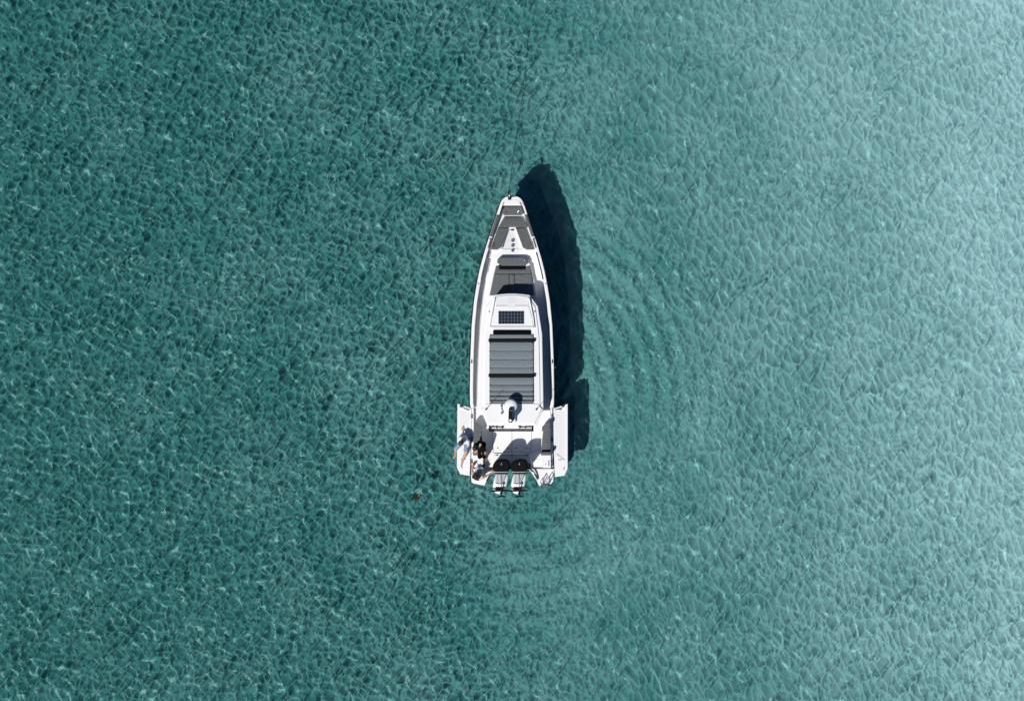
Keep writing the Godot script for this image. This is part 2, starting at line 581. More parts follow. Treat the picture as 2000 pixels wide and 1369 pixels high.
func make_decks() -> void:
	slab("bow_deck", boat, M.gelcoat, hull_plan(384.3, 401.5, 2.0), 1.735, 1.3, 0.012)
	slab("anchor_locker_lid", boat, M.gelcoat, both([Vector2(992, 389.5), Vector2(986.5, 393), Vector2(984, 399)]), 1.75, 1.7, 0.012)
	slab("bow_well_floor", boat, M.nonskid, hull_plan(400.0, 495.0, 6.5), 1.2, 1.0)
	slab("side_deck", boat, M.nonskid, hull_plan(495.0, 797.0, 7.0), 0.98, 0.7)
	slab("deck_step", boat, M.gelcoat, both([Vector2(968, 486), Vector2(955.5, 491), Vector2(949, 503), Vector2(960, 505)]), 1.22, 0.95, 0.02)
	# bow seats on their white bases
	slab("seat_base", boat, M.gelcoat, both([Vector2(982, 401), Vector2(975, 411), Vector2(969, 440), Vector2(954.2, 487), Vector2(957, 490), Vector2(972, 490), Vector2(980, 486), Vector2(990.6, 450.5), Vector2(996, 445.5)]), 1.37, 1.15, 0.015)
	slab("bow_cushion", boat, M.cushion, [Vector2(987, 402), Vector2(1019, 402), Vector2(1024.4, 411), Vector2(1018.5, 420.5), Vector2(984, 420.5), Vector2(979.6, 412)], 1.62, 1.4, 0.05, 4)
	slab("bow_cushion_back", boat, M.rubber, rect(987, 400.8, 1019, 403.2), 1.66, 1.45, 0.01)
	patch("bow_cushion", boat, M.cushion, [Vector2(984.5, 424), Vector2(1020.3, 424), Vector2(1031.6, 443.6), Vector2(973, 443.8)], 26, 12,
		func(u, v): return 1.47 + 0.02 * sin(PI * u) * sin(PI * v) + 0.006 * sin(u * 55.0 + 4.0 * v) * smoothstep(0.55, 0.7, u) * (1.0 - smoothstep(0.85, 0.95, u)), 0.09)
	for s in [false, true]:
		var leg := [Vector2(972.6, 445), Vector2(993, 445), Vector2(978.6, 483.5), Vector2(971, 487.6), Vector2(957, 487.2)]
		if s:
			leg = mirrored(leg)
		slab("bow_cushion", boat, M.cushion, leg, 1.46, 1.36, 0.035, 4)
		var sx := 1.0 if s else -1.0
		slab("foot_pad", boat, M.brown_pad, ring(1000.0 + sx * 36.4, 479.5, 3.3, 6.2, 14), 1.475, 1.4)
		lathe("speaker_knob", boat, M.chrome, 1000.0 + sx * 37.2, 481.5, [Vector2(0.035, 1.47), Vector2(0.03, 1.5), Vector2(0.001, 1.515)], 12)
		lathe("cup_holder", boat, M.chrome, 1000.0 + sx * 12.6, 413.6, [Vector2(0.045, 1.6), Vector2(0.045, 1.65), Vector2(0.034, 1.652), Vector2(0.03, 1.625), Vector2(0.001, 1.623)], 14)
		lathe("cup_holder", boat, M.chrome, 1000.0 + sx * 26.2, 508.8, [Vector2(0.04, 1.44), Vector2(0.04, 1.485), Vector2(0.03, 1.487), Vector2(0.026, 1.465), Vector2(0.001, 1.46)], 14)
	for Y in [469.4, 479.2, 489.0]:
		lathe("deck_socket", boat, M.fittings, 1001.6, Y, [Vector2(0.065, 1.2), Vector2(0.06, 1.245), Vector2(0.045, 1.246), Vector2(0.03, 1.235), Vector2(0.001, 1.235)], 16)
	slab("deck_hatch", boat, M.brown_pad, ring(1001.2, 448.6, 4.6, 2.1, 16), 1.4, 1.36)
	# anchor roller on the stem
	slab("anchor_roller", boat, M.black, [Vector2(992.6, 385), Vector2(996.6, 385), Vector2(997, 390.5), Vector2(992.4, 390.5)], 1.83, 1.72)
	tube("roller_arm", boat, M.steel, [P(994.4, 388, 1.84), P(994.5, 371, 1.86)], 0.022)
	for e in [-1.7, 1.7]:
		tube("roller_cheek", boat, M.black, [P(994.4 + e, 388, 1.84), P(994.4 + e, 372, 1.84)], 0.014)
	tube("roller_pin", boat, M.black, [P(995, 387, 1.85), P(999, 386.6, 1.8)], 0.012)
	# forward lounge in front of the wheelhouse
	slab("lounge_base", boat, M.gelcoat, both([Vector2(973, 501), Vector2(968.6, 506), Vector2(962, 527), Vector2(954.6, 556), Vector2(951, 580)]), 1.2, 0.9, 0.015)
	slab("seat_gap_shade", boat, M.rubber, rect(974, 517, 1027, 527), 1.215, 1.1, 0.004)  # black slab standing for the shade in the gap under the headrest
	slab("headrest", boat, M.cushion, [Vector2(976, 502.6), Vector2(1023, 502.2), Vector2(1031, 505.5), Vector2(1032.6, 513.5), Vector2(1026, 519), Vector2(980, 519), Vector2(971.2, 513.5), Vector2(971.2, 507)], 1.46, 1.2, 0.04, 4)
	patch("lounge_cushion", boat, M.cushion, [Vector2(968.4, 520.5), Vector2(1035.4, 520.5), Vector2(1037.8, 534.6), Vector2(964.8, 534.6)], 24, 8,
		func(u, v): return (1.27 if v > 0.38 or u < 0.09 or u > 0.88 else 1.205) + 0.004 * sin(u * 40.0), 0.08)
	patch("lounge_cushion", boat, M.cushion, [Vector2(964.6, 535.4), Vector2(994.6, 535.4), Vector2(994.6, 577), Vector2(956, 577)], 16, 20, func(u, v): return 1.28 + 0.012 * sin(PI * u) + 0.004 * sin(v * 30.0 + u * 6.0), 0.08)
	patch("lounge_armrest", boat, M.cushion, [Vector2(995.4, 535.4), Vector2(1004.6, 535.4), Vector2(1004.6, 577), Vector2(995.4, 577)], 8, 12, func(u, v): return 1.3 + 0.012 * sin(PI * u), 0.1)
	patch("lounge_cushion", boat, M.cushion, [Vector2(1005.4, 535.4), Vector2(1037.8, 535.4), Vector2(1044.4, 577), Vector2(1005.4, 577)], 16, 20, func(u, v): return 1.28 + 0.012 * sin(PI * u) + 0.004 * sin(v * 26.0 - u * 5.0), 0.08)

func make_wheelhouse() -> void:
	slab("cabin_wall", boat, M.gelcoat, both([Vector2(968, 582), Vector2(955, 602), Vector2(950, 655), Vector2(948.5, 760), Vector2(949, 800), Vector2(958, 826)]), 1.3, 0.45)
	slab("cabin_window", boat, M.glass_dark, both([Vector2(970, 579), Vector2(957, 600), Vector2(952, 655), Vector2(950.5, 760), Vector2(951, 796), Vector2(959, 818)]), 1.95, 1.3, 0.004)
	var roof := slab("roof", boat, M.gelcoat, both([Vector2(992, 573.2), Vector2(979, 574.2), Vector2(966, 576), Vector2(949.4, 598), Vector2(941, 652.5), Vector2(938.8, 760), Vector2(938.4, 798), Vector2(951.6, 831)]), 2.05, 1.94, 0.03, 3)
	slab("roof_step", roof, M.gelcoat, both([Vector2(985, 577), Vector2(968.5, 579.4), Vector2(954.4, 600), Vector2(947.4, 655), Vector2(945.4, 760), Vector2(945.2, 787), Vector2(947, 799), Vector2(957.4, 826)]), 2.1, 2.04, 0.018, 2)
	slab("visor_panel", roof, M.gelcoat, both([Vector2(985, 579.6), Vector2(968.6, 582), Vector2(967.6, 596)]), func(p): return 2.1 + 0.05 * clampf((p.y - 580.0) / 16.0, 0.0, 1.0), 2.08, 0.004)
	slab("visor_strip", roof, M.nonskid, rect(991.8, 582, 1006.5, 602), func(p): return 2.106 + 0.055 * clampf((p.y - 580.0) / 16.0, 0.0, 1.0), 2.09, 0.004)
	slab("roof_panel", roof, M.gelcoat, both([Vector2(967.8, 597), Vector2(961, 620), Vector2(958.4, 638)]), 2.155, 2.08, 0.012)
	for s in [false, true]:
		var rib := [Vector2(965.6, 582), Vector2(967.4, 582), Vector2(960.6, 620), Vector2(957.4, 640), Vector2(955.4, 640), Vector2(958, 618)]
		var lamp := ring(955.6, 608.4, 1.3, 1.6, 10)
		var joint := [Vector2(940, 799.2), Vector2(957, 786.8), Vector2(957.6, 787.6), Vector2(940.6, 800.2)]
		if s:
			rib = mirrored(rib); lamp = mirrored(lamp); joint = mirrored(joint)
		slab("roof_rib", roof, M.gelcoat, rib, 2.19, 2.08, 0.012)
		slab("deck_light", roof, M.fittings, lamp, 2.125, 2.09, 0.004)
		slab("roof_joint", roof, M.panel_grey, joint, 2.112, 2.06, 0.004)
	slab("hatch_sill", roof, M.gelcoat, rect(956.6, 637.6, 1041.4, 641), 2.2, 2.09, 0.012)
	slab("hatch_frame", roof, M.gelcoat, rect(961, 641.6, 1037, 654), 2.135, 2.08, 0.012)
	slab("sunroof_shade", roof, M.rubber, both([Vector2(965, 643.8), Vector2(963, 645.5), Vector2(963, 653.5)]), 2.142, 2.09, 0.002)  # closed black slab, the darkness of the open roof put into its colour
	# solar panel
	var solar := slab("solar_panel", boat, M.solar_back, rect(973.2, 607.3, 1023.8, 632.8), 2.168, 2.15, 0.003)
	for r in 4:
		for c in 8:
			var x0 := 973.8 + c * 6.22
			var y0 := 607.9 + r * 6.2
			slab("solar_cell", solar, M.solar_cell, rect(x0, y0, x0 + 5.85, y0 + 5.85), 2.173, 2.167, 0.001)
	# folding canvas roof
	var wr := soft(71, 1.0, 3)
	var well := slab("canvas_well", boat, M.rubber, rect(956, 654, 1042, 788), 2.104, 2.09, 0.002)
	well.set_meta("label", "dark track under the folded canvas roof")
	patch("canvas_panel", boat, M.canvas, [Vector2(957, 653.5), Vector2(1041.4, 653.5), Vector2(1041.4, 662), Vector2(957, 662)], 60, 8,
		func(u, v): return 2.15 + 0.012 * sin(PI * v) + 0.006 * sin(u * 90.0 + v * 5.0) * wr.get_noise_2d(u * 6.0, 3.0), 0.05)
	var cuts := [668.0, 685.7, 702.3, 718.7, 730.6]
	for k in 4:
		patch("canvas_panel", boat, M.canvas, [Vector2(956.6, cuts[k] + 0.15), Vector2(1041.6, cuts[k] + 0.15), Vector2(1041.6, cuts[k + 1] - 0.15), Vector2(956.6, cuts[k + 1] - 0.15)], 90, 14,
			func(u, v): return 2.15 + 0.022 * pow(sin(PI * clampf(v, 0.02, 0.98)), 0.6) + 0.005 * wr.get_noise_2d(u * 46.0, v * 2.0 + k * 9.0) * (1.15 - v) + 0.006 * wr.get_noise_2d(u * 5.0, v * 4.0 + k * 3.0), 0.045)
	var low := [736.8, 752.0, 764.0, 773.5, 782.0, 787.6]
	for k in 5:
		patch("canvas_panel", boat, M.canvas, [Vector2(956.6, low[k] + 0.2), Vector2(1041.4, low[k] + 0.2), Vector2(1041.4, low[k + 1] - (0.2 if k < 2 else 0.9)), Vector2(956.6, low[k + 1] - (0.2 if k < 2 else 0.9))], 70, 10,
			func(u, v): return 2.145 + (0.03 + 0.008 * k) * pow(sin(PI * clampf(v, 0.03, 0.97)), 0.7) + (0.006 + 0.004 * k) * wr.get_noise_2d(u * 24.0 + k * 7.0, v * 4.0), 0.05)
	for Y in [664.9, 733.4]:
		slab("canvas_bar", boat, M.black, [Vector2(954, Y - 2.4), Vector2(1045, Y - 2.6), Vector2(1045, Y + 2.9), Vector2(1042, Y + 2.9), Vector2(1042, Y + 2.2), Vector2(957, Y + 2.2), Vector2(957, Y + 2.9), Vector2(954, Y + 2.9)], 2.225, 2.11, 0.012, 2)
	for Y in [670.0, 685.7, 702.3, 718.7, 752.0, 764.0, 773.5, 782.0]:
		for X in [957.2, 1040.8]:
			slab("canvas_tab", boat, M.black, [Vector2(X - 1.1, Y - 1.0), Vector2(X + 1.1, Y - 0.5), Vector2(X + 1.1, Y + 0.6), Vector2(X - 1.1, Y + 1.0)], 2.185, 2.12, 0.003)
	# aft roof with its gear
	slab("aft_roof_panel", roof, M.gelcoat, both([Vector2(949, 788.8), Vector2(941.6, 799.2), Vector2(955, 825.6)]), 2.125, 2.06, 0.008)
	slab("aft_lip", roof, M.gelcoat, rect(955, 825.8, 1045, 827.8), 2.1, 2.0, 0.01)
	var radar := node("radar", boat)
	slab("mast_foot", radar, M.gelcoat, rect(992.4, 797, 1007, 824.5), 2.3, 2.12, 0.03, 2)
	lathe("dome", radar, M.gelcoat, 997.6, 791.8, [Vector2(0.001, 2.470), Vector2(0.2, 2.470), Vector2(0.245, 2.520), Vector2(0.25, 2.610), Vector2(0.235, 2.670), Vector2(0.18, 2.715), Vector2(0.09, 2.735), Vector2(0.001, 2.740)], 36)
	slab("light_housing", radar, M.black, [Vector2(993.2, 798.2), Vector2(1000.8, 798.2), Vector2(1001.2, 823), Vector2(999.6, 825.4), Vector2(994.6, 825.4), Vector2(993, 822.5)], 2.910, 2.3, 0.02, 2)
	slab("housing_band", radar, M.steel, rect(993.4, 801, 1000.6, 802.6), 2.920, 2.830, 0.003)
	lathe("mast_light", radar, M.gelcoat, 997.2, 820.8, [Vector2(0.055, 2.900), Vector2(0.052, 2.960), Vector2(0.03, 2.975), Vector2(0.001, 2.980)], 16)
	var horn := node("horn", boat)
	tube("trumpet", horn, M.chrome, [P(979.2, 793, 2.2), P(979.6, 800, 2.2), P(980.2, 806, 2.2)], 0.012, 0.022)
	lathe("bell", horn, M.chrome, 980.2, 806.6, [Vector2(0.03, 2.13), Vector2(0.05, 2.18), Vector2(0.046, 2.22), Vector2(0.001, 2.23)], 14)
	lathe("bell", horn, M.chrome, 979.2, 792.4, [Vector2(0.03, 2.13), Vector2(0.04, 2.17), Vector2(0.036, 2.2), Vector2(0.001, 2.21)], 14)
	for e in [[949.4, 799.4, 1.45], [1047.6, 799.6, 0.85]]:
		var ant := node("antenna", boat)
		lathe("base", ant, M.black, e[0], e[1], [Vector2(0.035, 2.12), Vector2(0.03, 2.2), Vector2(0.012, 2.24), Vector2(0.001, 2.25)], 10)
		tube("whip", ant, M.black, [P(e[0], e[1], 2.2), P(e[0], e[1], 2.2) + Vector3(0.01, e[2], 0.0)], 0.012, 0.008, 6)
	# black rack behind the roof with rod holders
	var rack := node("stern_rack", boat)
	slab("frame", rack, M.black, [Vector2(954.8, 828.2), Vector2(959, 828.2), Vector2(959, 839.2), Vector2(1038, 839.2), Vector2(1038, 828.2), Vector2(1042.2, 828.2), Vector2(1042.2, 842.6), Vector2(954.8, 842.6)], 1.98, 1.88, 0.006)
	slab("panel", rack, M.gelcoat, rect(959.4, 828.4, 1037.6, 838.9), 1.9, 1.86, 0.004)
	for s in [-1.0, 1.0]:
		var o := 998.5
		tube("rod_holder", rack, M.black, [P(o + s * 38, 833.6, 1.95), P(o + s * 26, 834.2, 1.95), P(o + s * 16.5, 834.6, 1.95)], 0.014)
		for e in [[29.0, 831.2, 28.0, 836.2], [17.6, 831.4, 16.6, 836.6], [12.6, 829.4, 16.6, 834.0], [35.0, 830.0, 37.5, 834.5]]:
			tube("rod_holder", rack, M.black, [P(o + s * e[0], e[1], 2.02), P(o + s * e[2], e[3], 1.94)], 0.02)

func make_cockpit() -> void:
	slab("cockpit_floor", boat, M.gelcoat, both([Vector2(926, 797), Vector2(925, 880), Vector2(925, 906), Vector2(960, 908)]), 0.45, 0.2, 0.004)
	slab("hatch_rim", boat, M.seam, both([Vector2(960.4, 838), Vector2(963.6, 884.6)]), 0.454, 0.42, 0.001)
	for s in [false, true]:
		var lid := [Vector2(961.1, 838), Vector2(999.6, 838), Vector2(999.6, 883.8), Vector2(964.2, 883.8)]
		var dots := [Vector2(972.2, 875), Vector2(992.2, 875)]
		if s:
			lid = mirrored(lid); dots = mirrored(dots)
		var h := slab("floor_hatch", boat, M.gelcoat, lid, 0.466, 0.44, 0.003)
		for d in dots:
			slab("latch", h, M.fittings, ring(d.x, d.y, 1.4, 1.4, 12), 0.474, 0.45, 0.002)
		for L in [[Vector2(943.5, 896.2), Vector2(961, 898.0)], [Vector2(943.0, 876.0), Vector2(963.4, 884.0)]]:
			var a: Vector2 = L[0]
			var b: Vector2 = L[1]
			var strip := [a, b, b + Vector2(0, 0.5), a + Vector2(0, 0.5)]
			slab("floor_joint", boat, M.seam, mirrored(strip) if s else strip, 0.453, 0.44, 0.001)
	var well := slab("transom_step", boat, M.gelcoat, both([Vector2(966, 885.4), Vector2(962.6, 890), Vector2(961.8, 912)]), 0.5, 0.1, 0.015)
	slab("step_joint", well, M.seam, rect(965, 888.6, 1035, 889.2), 0.503, 0.48, 0.001)
	for X in [971.0, 1000.4, 1029.0]:
		slab("hinge", well, M.fittings, [Vector2(X - 1.8, 887.4), Vector2(X + 1.8, 887.4), Vector2(X + 1.3, 890.6), Vector2(X - 1.3, 890.6)], 0.512, 0.49, 0.002)
	# benches
	var pad := [Vector2(925, 826), Vector2(930.5, 826), Vector2(940.8, 834), Vector2(942.4, 858), Vector2(943.6, 884), Vector2(923.8, 884)]
	slab("bench_base", boat, M.gelcoat, pad, 0.72, 0.44, 0.01)
	slab("bench_base", boat, M.gelcoat, mirrored(pad), 0.72, 0.44, 0.01)
	slab("bench_cushion", boat, M.cushion, [Vector2(925, 827), Vector2(930, 827), Vector2(940, 836), Vector2(941.8, 858), Vector2(942.8, 883.4), Vector2(924, 883.4)], 0.86, 0.72, 0.03, 3)
	patch("bench_cushion", boat, M.cushion, [Vector2(1061.6, 833), Vector2(1075.4, 833), Vector2(1075.8, 882), Vector2(1056.6, 882)], 14, 70,
		func(u, v): return 0.85 + 0.02 * sin(PI * clampf(u, 0.03, 0.97)) + 0.011 * sin(v * 64.0 + 3.0 * sin(u * 3.0) + 2.0 * wrapf(v * 3.1, 0.0, 1.0)) * sin(PI * u) * sin(PI * clampf(v * 1.08 - 0.04, 0.0, 1.0)), 0.13)
	for s in [false, true]:
		var rest := [Vector2(925, 825.4), Vector2(930.8, 825.4), Vector2(941.2, 833.4), Vector2(942.2, 843), Vector2(939.6, 841), Vector2(929.6, 832.4), Vector2(925, 832.2)]
		slab("bench_backrest", boat, M.cushion, mirrored(rest) if s else rest, 1.0, 0.72, 0.025, 3)
		var X0 := 1056.4 if s else 923.4
		slab("bench_endrest", boat, M.cushion, rect(X0, 882.8, X0 + 20.4, 888.2), 1.06, 0.6, 0.03, 3)
		lathe("bench_button", boat, M.chrome, 1070.6 if s else 929.4, 832.0, [Vector2(0.022, 0.99), Vector2(0.018, 1.02), Vector2(0.001, 1.03)], 10)
	var cab := slab("locker", boat, M.gelcoat, [Vector2(923.6, 888.6), Vector2(943.8, 888.6), Vector2(943.8, 906), Vector2(938, 913), Vector2(923.6, 913)], 0.78, 0.4, 0.03, 3)
	slab("locker_plug", cab, M.fittings, ring(932.8, 906.0, 1.2, 1.2, 10), 0.79, 0.77, 0.002)
	var cab2 := slab("locker", boat, M.gelcoat, [Vector2(1056.8, 888.6), Vector2(1076.4, 888.6), Vector2(1076.4, 914), Vector2(1062, 914), Vector2(1056.8, 906)], 0.78, 0.4, 0.03, 3)
	slab("locker_handle", cab2, M.fittings, rect(1071.2, 899, 1072.9, 910), 0.79, 0.77, 0.002)
	slab("locker_plug", cab2, M.fittings, ring(1066.4, 906.6, 1.0, 0.8, 10), 0.79, 0.77, 0.002)
	# fold-down side platforms, hinged on the sills
	for s in [false, true]:
		var sill := [Vector2(920.8, 797.4), Vector2(925.2, 797.4), Vector2(925, 906), Vector2(920.4, 906)]
		var deck := [Vector2(893.3, 788), Vector2(920.2, 796.8), Vector2(920, 860), Vector2(917.4, 929.4), Vector2(898.6, 926), Vector2(892.2, 912.8)]
		var bits := [rect(899.4, 896, 903.6, 897.3), rect(905.6, 896, 909.4, 897.3), rect(901.4, 908.4, 902.7, 915.4), rect(902.6, 792.6, 906, 794.0)]
		var arm := [Vector2(900.2, 793.4), Vector2(903.6, 798.2), Vector2(909, 799.2), Vector2(916.4, 801.6)]
		if s:
			sill = mirrored(sill); arm = mirrored(arm)
			deck = [Vector2(1109, 788.6), Vector2(1081, 797.6), Vector2(1081, 860), Vector2(1083.8, 931.6), Vector2(1102.8, 929), Vector2(1109, 915)]
			bits = [rect(1091, 897, 1097.6, 898.4), rect(1100, 897, 1103, 898), rect(1101, 911.4, 1102.3, 918), rect(1092.6, 799.6, 1097.4, 800.8)]
		slab("side_sill", boat, M.gelcoat, sill, 0.66, 0.3, 0.012)
		var plat := node("folding_platform", boat)
		slab("deck_plate", plat, M.gelcoat, deck, 0.6, 0.52, 0.012)
		var under := PackedVector2Array(deck)
		var shell := []
		for p in under:
			shell.append(p + (p - Vector2(1100 if s else 902, 860)).normalized() * 0.5)
		slab("outer_shell", plat, M.hull_dark, shell, 0.56, 0.42, 0.02)
		for k in 7:
			var x0 := 899.0 + k * 2.6
			var strip := rect(x0, 803.0 + 0.3 * k, x0 + 1.9, 893.0)
			slab("tread_strip", plat, M.nonskid, mirrored(strip) if s else strip, 0.604, 0.59, 0.002)
		for b in bits:
			slab("recess_latch", plat, M.fittings, b, 0.612, 0.58, 0.002)
		var pts := []
		for a in arm:
			pts.append(P(a.x, a.y, 0.66))
		tube("strut", plat, M.steel, pts, 0.014)
		lathe("strut_foot", plat, M.steel, arm[0].x, arm[0].y, [Vector2(0.06, 0.6), Vector2(0.05, 0.66), Vector2(0.02, 0.69), Vector2(0.001, 0.7)], 12)
		for Y in [[808.5, 817.0], [854.0, 862.6], [896.6, 905.0]]:
			var hg := rect(920.0, Y[0], 923.4, Y[1])
			slab("hinge", plat, M.fittings, mirrored(hg) if s else hg, 0.675, 0.6, 0.006)
		if s:
			tube("cord", plat, M.fittings, [P(1087.6, 886.8, 0.62), P(1094, 891.6, 0.615), P(1101, 897, 0.615)], 0.006, -1.0, 5)
	# stern platforms
	slab("stern_platform", boat, M.gelcoat, [Vector2(919, 905.4), Vector2(962.4, 905.4), Vector2(962, 920.4), Vector2(955.8, 928), Vector2(950.4, 939), Vector2(946.2, 948.4), Vector2(924.2, 944), Vector2(920.8, 940.4), Vector2(919, 920)], 0.44, 0.06, 0.015, 2)
	slab("stern_platform", boat, M.gelcoat, [Vector2(1082.4, 905.4), Vector2(1082.4, 921), Vector2(1080.8, 940.4), Vector2(1077, 944.8), Vector2(1073, 946.8), Vector2(1053, 949), Vector2(1047.8, 937), Vector2(1039.4, 925), Vector2(1034, 918), Vector2(1037.6, 905.4)], 0.44, 0.06, 0.015, 2)
	slab("fender_strip", boat, M.rubber, [Vector2(917.6, 918.6), Vector2(919.2, 918.6), Vector2(920.6, 940.6), Vector2(919, 939.6)], 0.4, 0.15)
	slab("fender_strip", boat, M.rubber, [Vector2(1082.2, 920), Vector2(1083.8, 920), Vector2(1082.6, 940.6), Vector2(1078.4, 946.4), Vector2(1073.4, 948.6), Vector2(1073, 946.9), Vector2(1077, 944.9), Vector2(1080.8, 940.4)], 0.42, 0.15)
	slab("fender_strip", boat, M.rubber, [Vector2(949.4, 938.4), Vector2(955.4, 927.6), Vector2(957.4, 929.6), Vector2(951.6, 940.2)], 0.5, 0.2)
	tube("stern_rail", boat, M.black, [P(1033.6, 905, 0.62), P(1035.6, 912, 0.62), P(1037, 917.6, 0.6), P(1042, 921.2, 0.6), P(1046, 928, 0.58), P(1050.4, 936, 0.5)], 0.035)
	tube("stern_rail", boat, M.steel, [P(1037, 919, 0.64), P(1043, 924.4, 0.64), P(1048.6, 934, 0.6)], 0.014)
	# boarding ladder
	var lad := node("boarding_ladder", boat)
	for e in [[[1057.6, 950.4], [1056.4, 941], [1061, 932.4], [1062.8, 936.6], [1060.2, 948.6]], [[1069.4, 949.4], [1067.8, 937.4], [1073, 929.8], [1074.8, 935], [1070.8, 948.4]]]:
		var pts := []
		for k in e.size():
			pts.append(P(e[k][0], e[k][1], 0.5 if k in [0, 4] else 0.72))
		tube("rail", lad, M.chrome, pts, 0.02)
	slab("step", lad, M.fittings, rect(1058, 946.6, 1070, 949), 0.53, 0.49, 0.004)
	slab("step", lad, M.steel, rect(1058, 950, 1070, 951.6), 0.5, 0.46, 0.004)

func make_engine(dx: float) -> void:
	var e := node("outboard_engine", boat)
	var sh := func(a: Array) -> Array:
		var out := []
		for p in a:
			out.append(Vector2(p[0] + dx, p[1]))
		return out
	var st := begin(true)
	slab_to(st, sh.call([[961.8, 912.6], [963.4, 906.8], [966.6, 901.8], [971, 898.4], [977, 896.6], [984.6, 896], [990, 896.8], [993.6, 899.4], [995.8, 904], [996.4, 909], [995.4, 915.5], [993.8, 919.6], [991.8, 921.6], [966.6, 921.6], [963, 918.8]]), 1.9, 0.5, 0.09, 5)
	put(done(st), "cowl", M.cowl, e)
	slab("cowl_band", e, M.engine_grey, sh.call([[964.4, 919], [993.4, 919], [992.4, 924.4], [966.4, 924.6]]), 0.94, 0.55, 0.03, 2)
	slab("cowl_trim", e, M.black, sh.call([[965.8, 923.4], [992.6, 923.2], [992.2, 925.2], [966.4, 925.4]]), 0.96, 0.6, 0.006)
	slab("leg", e, M.engine_white, sh.call([[968.4, 925.4], [965, 935], [963, 944], [962.2, 951], [965, 958.6], [967, 962.8], [976.4, 966], [981, 963], [986.4, 957], [989.8, 949.5], [992.4, 933], [992, 925.4]]), 0.8, 0.4, 0.09, 4)
	slab("leg_cover", e, M.engine_grey, sh.call([[969, 925.6], [967, 941.4], [968.2, 943.6], [981.8, 944.2], [984.4, 938], [988.8, 925.6]]), 0.93, 0.7, 0.03, 2)
	for g in [[972.4, 926.2, 971.4, 942.6], [983.6, 926.4, 979.8, 942.4]]:
		tube("cover_seam", e, M.seam, [P(g[0] + dx, g[1], 0.93), P(g[2] + dx, g[3], 0.93)], 0.006, -1.0, 5)
	slab("leg_lip", e, M.engine_white, sh.call([[967.4, 943.8], [967.6, 948.6], [969.8, 950.8], [981.4, 950.8], [983.4, 948.6], [983, 945.4], [981.4, 944.4]]), 0.98, 0.7, 0.04, 3)
	slab("trim_bracket", e, M.black, sh.call([[968, 951], [982.2, 950.6], [981.6, 955.6], [972, 956], [968.4, 953.4]]), 0.92, 0.6, 0.01)
	slab("cavitation_plate", e, M.black, sh.call([[956, 959.8], [962, 957.6], [970, 956.2], [980, 955.2], [990, 955.8], [999.2, 958.2], [992, 959.8], [982, 959.8], [972, 960.2], [962, 960.6]]), 0.97, 0.93, 0.004)
	tube("prop_shaft", e, M.black, [P(979.2 + dx, 957.5, 0.9), P(979 + dx, 962.6, 0.88), P(979.4 + dx, 968.6, 0.85)], 0.022)
	lathe("prop_hub", e, M.black, 978.8 + dx, 962.8, [Vector2(0.001, 0.8), Vector2(0.04, 0.83), Vector2(0.05, 0.9), Vector2(0.035, 0.95), Vector2(0.001, 0.97)], 14)
	slab("skeg_fin", e, M.black, sh.call([[967.6, 970.8], [972, 968.8], [977, 967.8], [982, 967.6], [986, 968.6], [989.9, 969.8], [985, 971.6], [979, 970.8], [973, 971.8]]), 0.87, 0.83, 0.004)
	tube("hose", e, M.seam, [P(978.4 + dx, 925, 0.97), P(978.4 + dx, 930, 0.96), P(978.8 + dx, 940, 1.0), P(979.6 + dx, 956, 0.98)], 0.009, -1.0, 6)
	tube("cowl_mark", e, M.engine_grey, [P(979.6 + dx, 903.8, 1.9), P(979.0 + dx, 908.2, 1.9)], 0.012, -1.0, 5)

func make_boat() -> void:
	boat = node("motor_boat", self)
	tag(boat, "long white motor boat with grey cushions, canvas roof and two outboard engines", "motor boat")
	make_hull()
	make_decks()
	make_wheelhouse()
	make_cockpit()
	make_engine(0.0)
	make_engine(35.3)

# ------------------------------------------------------------------ people and the turtle

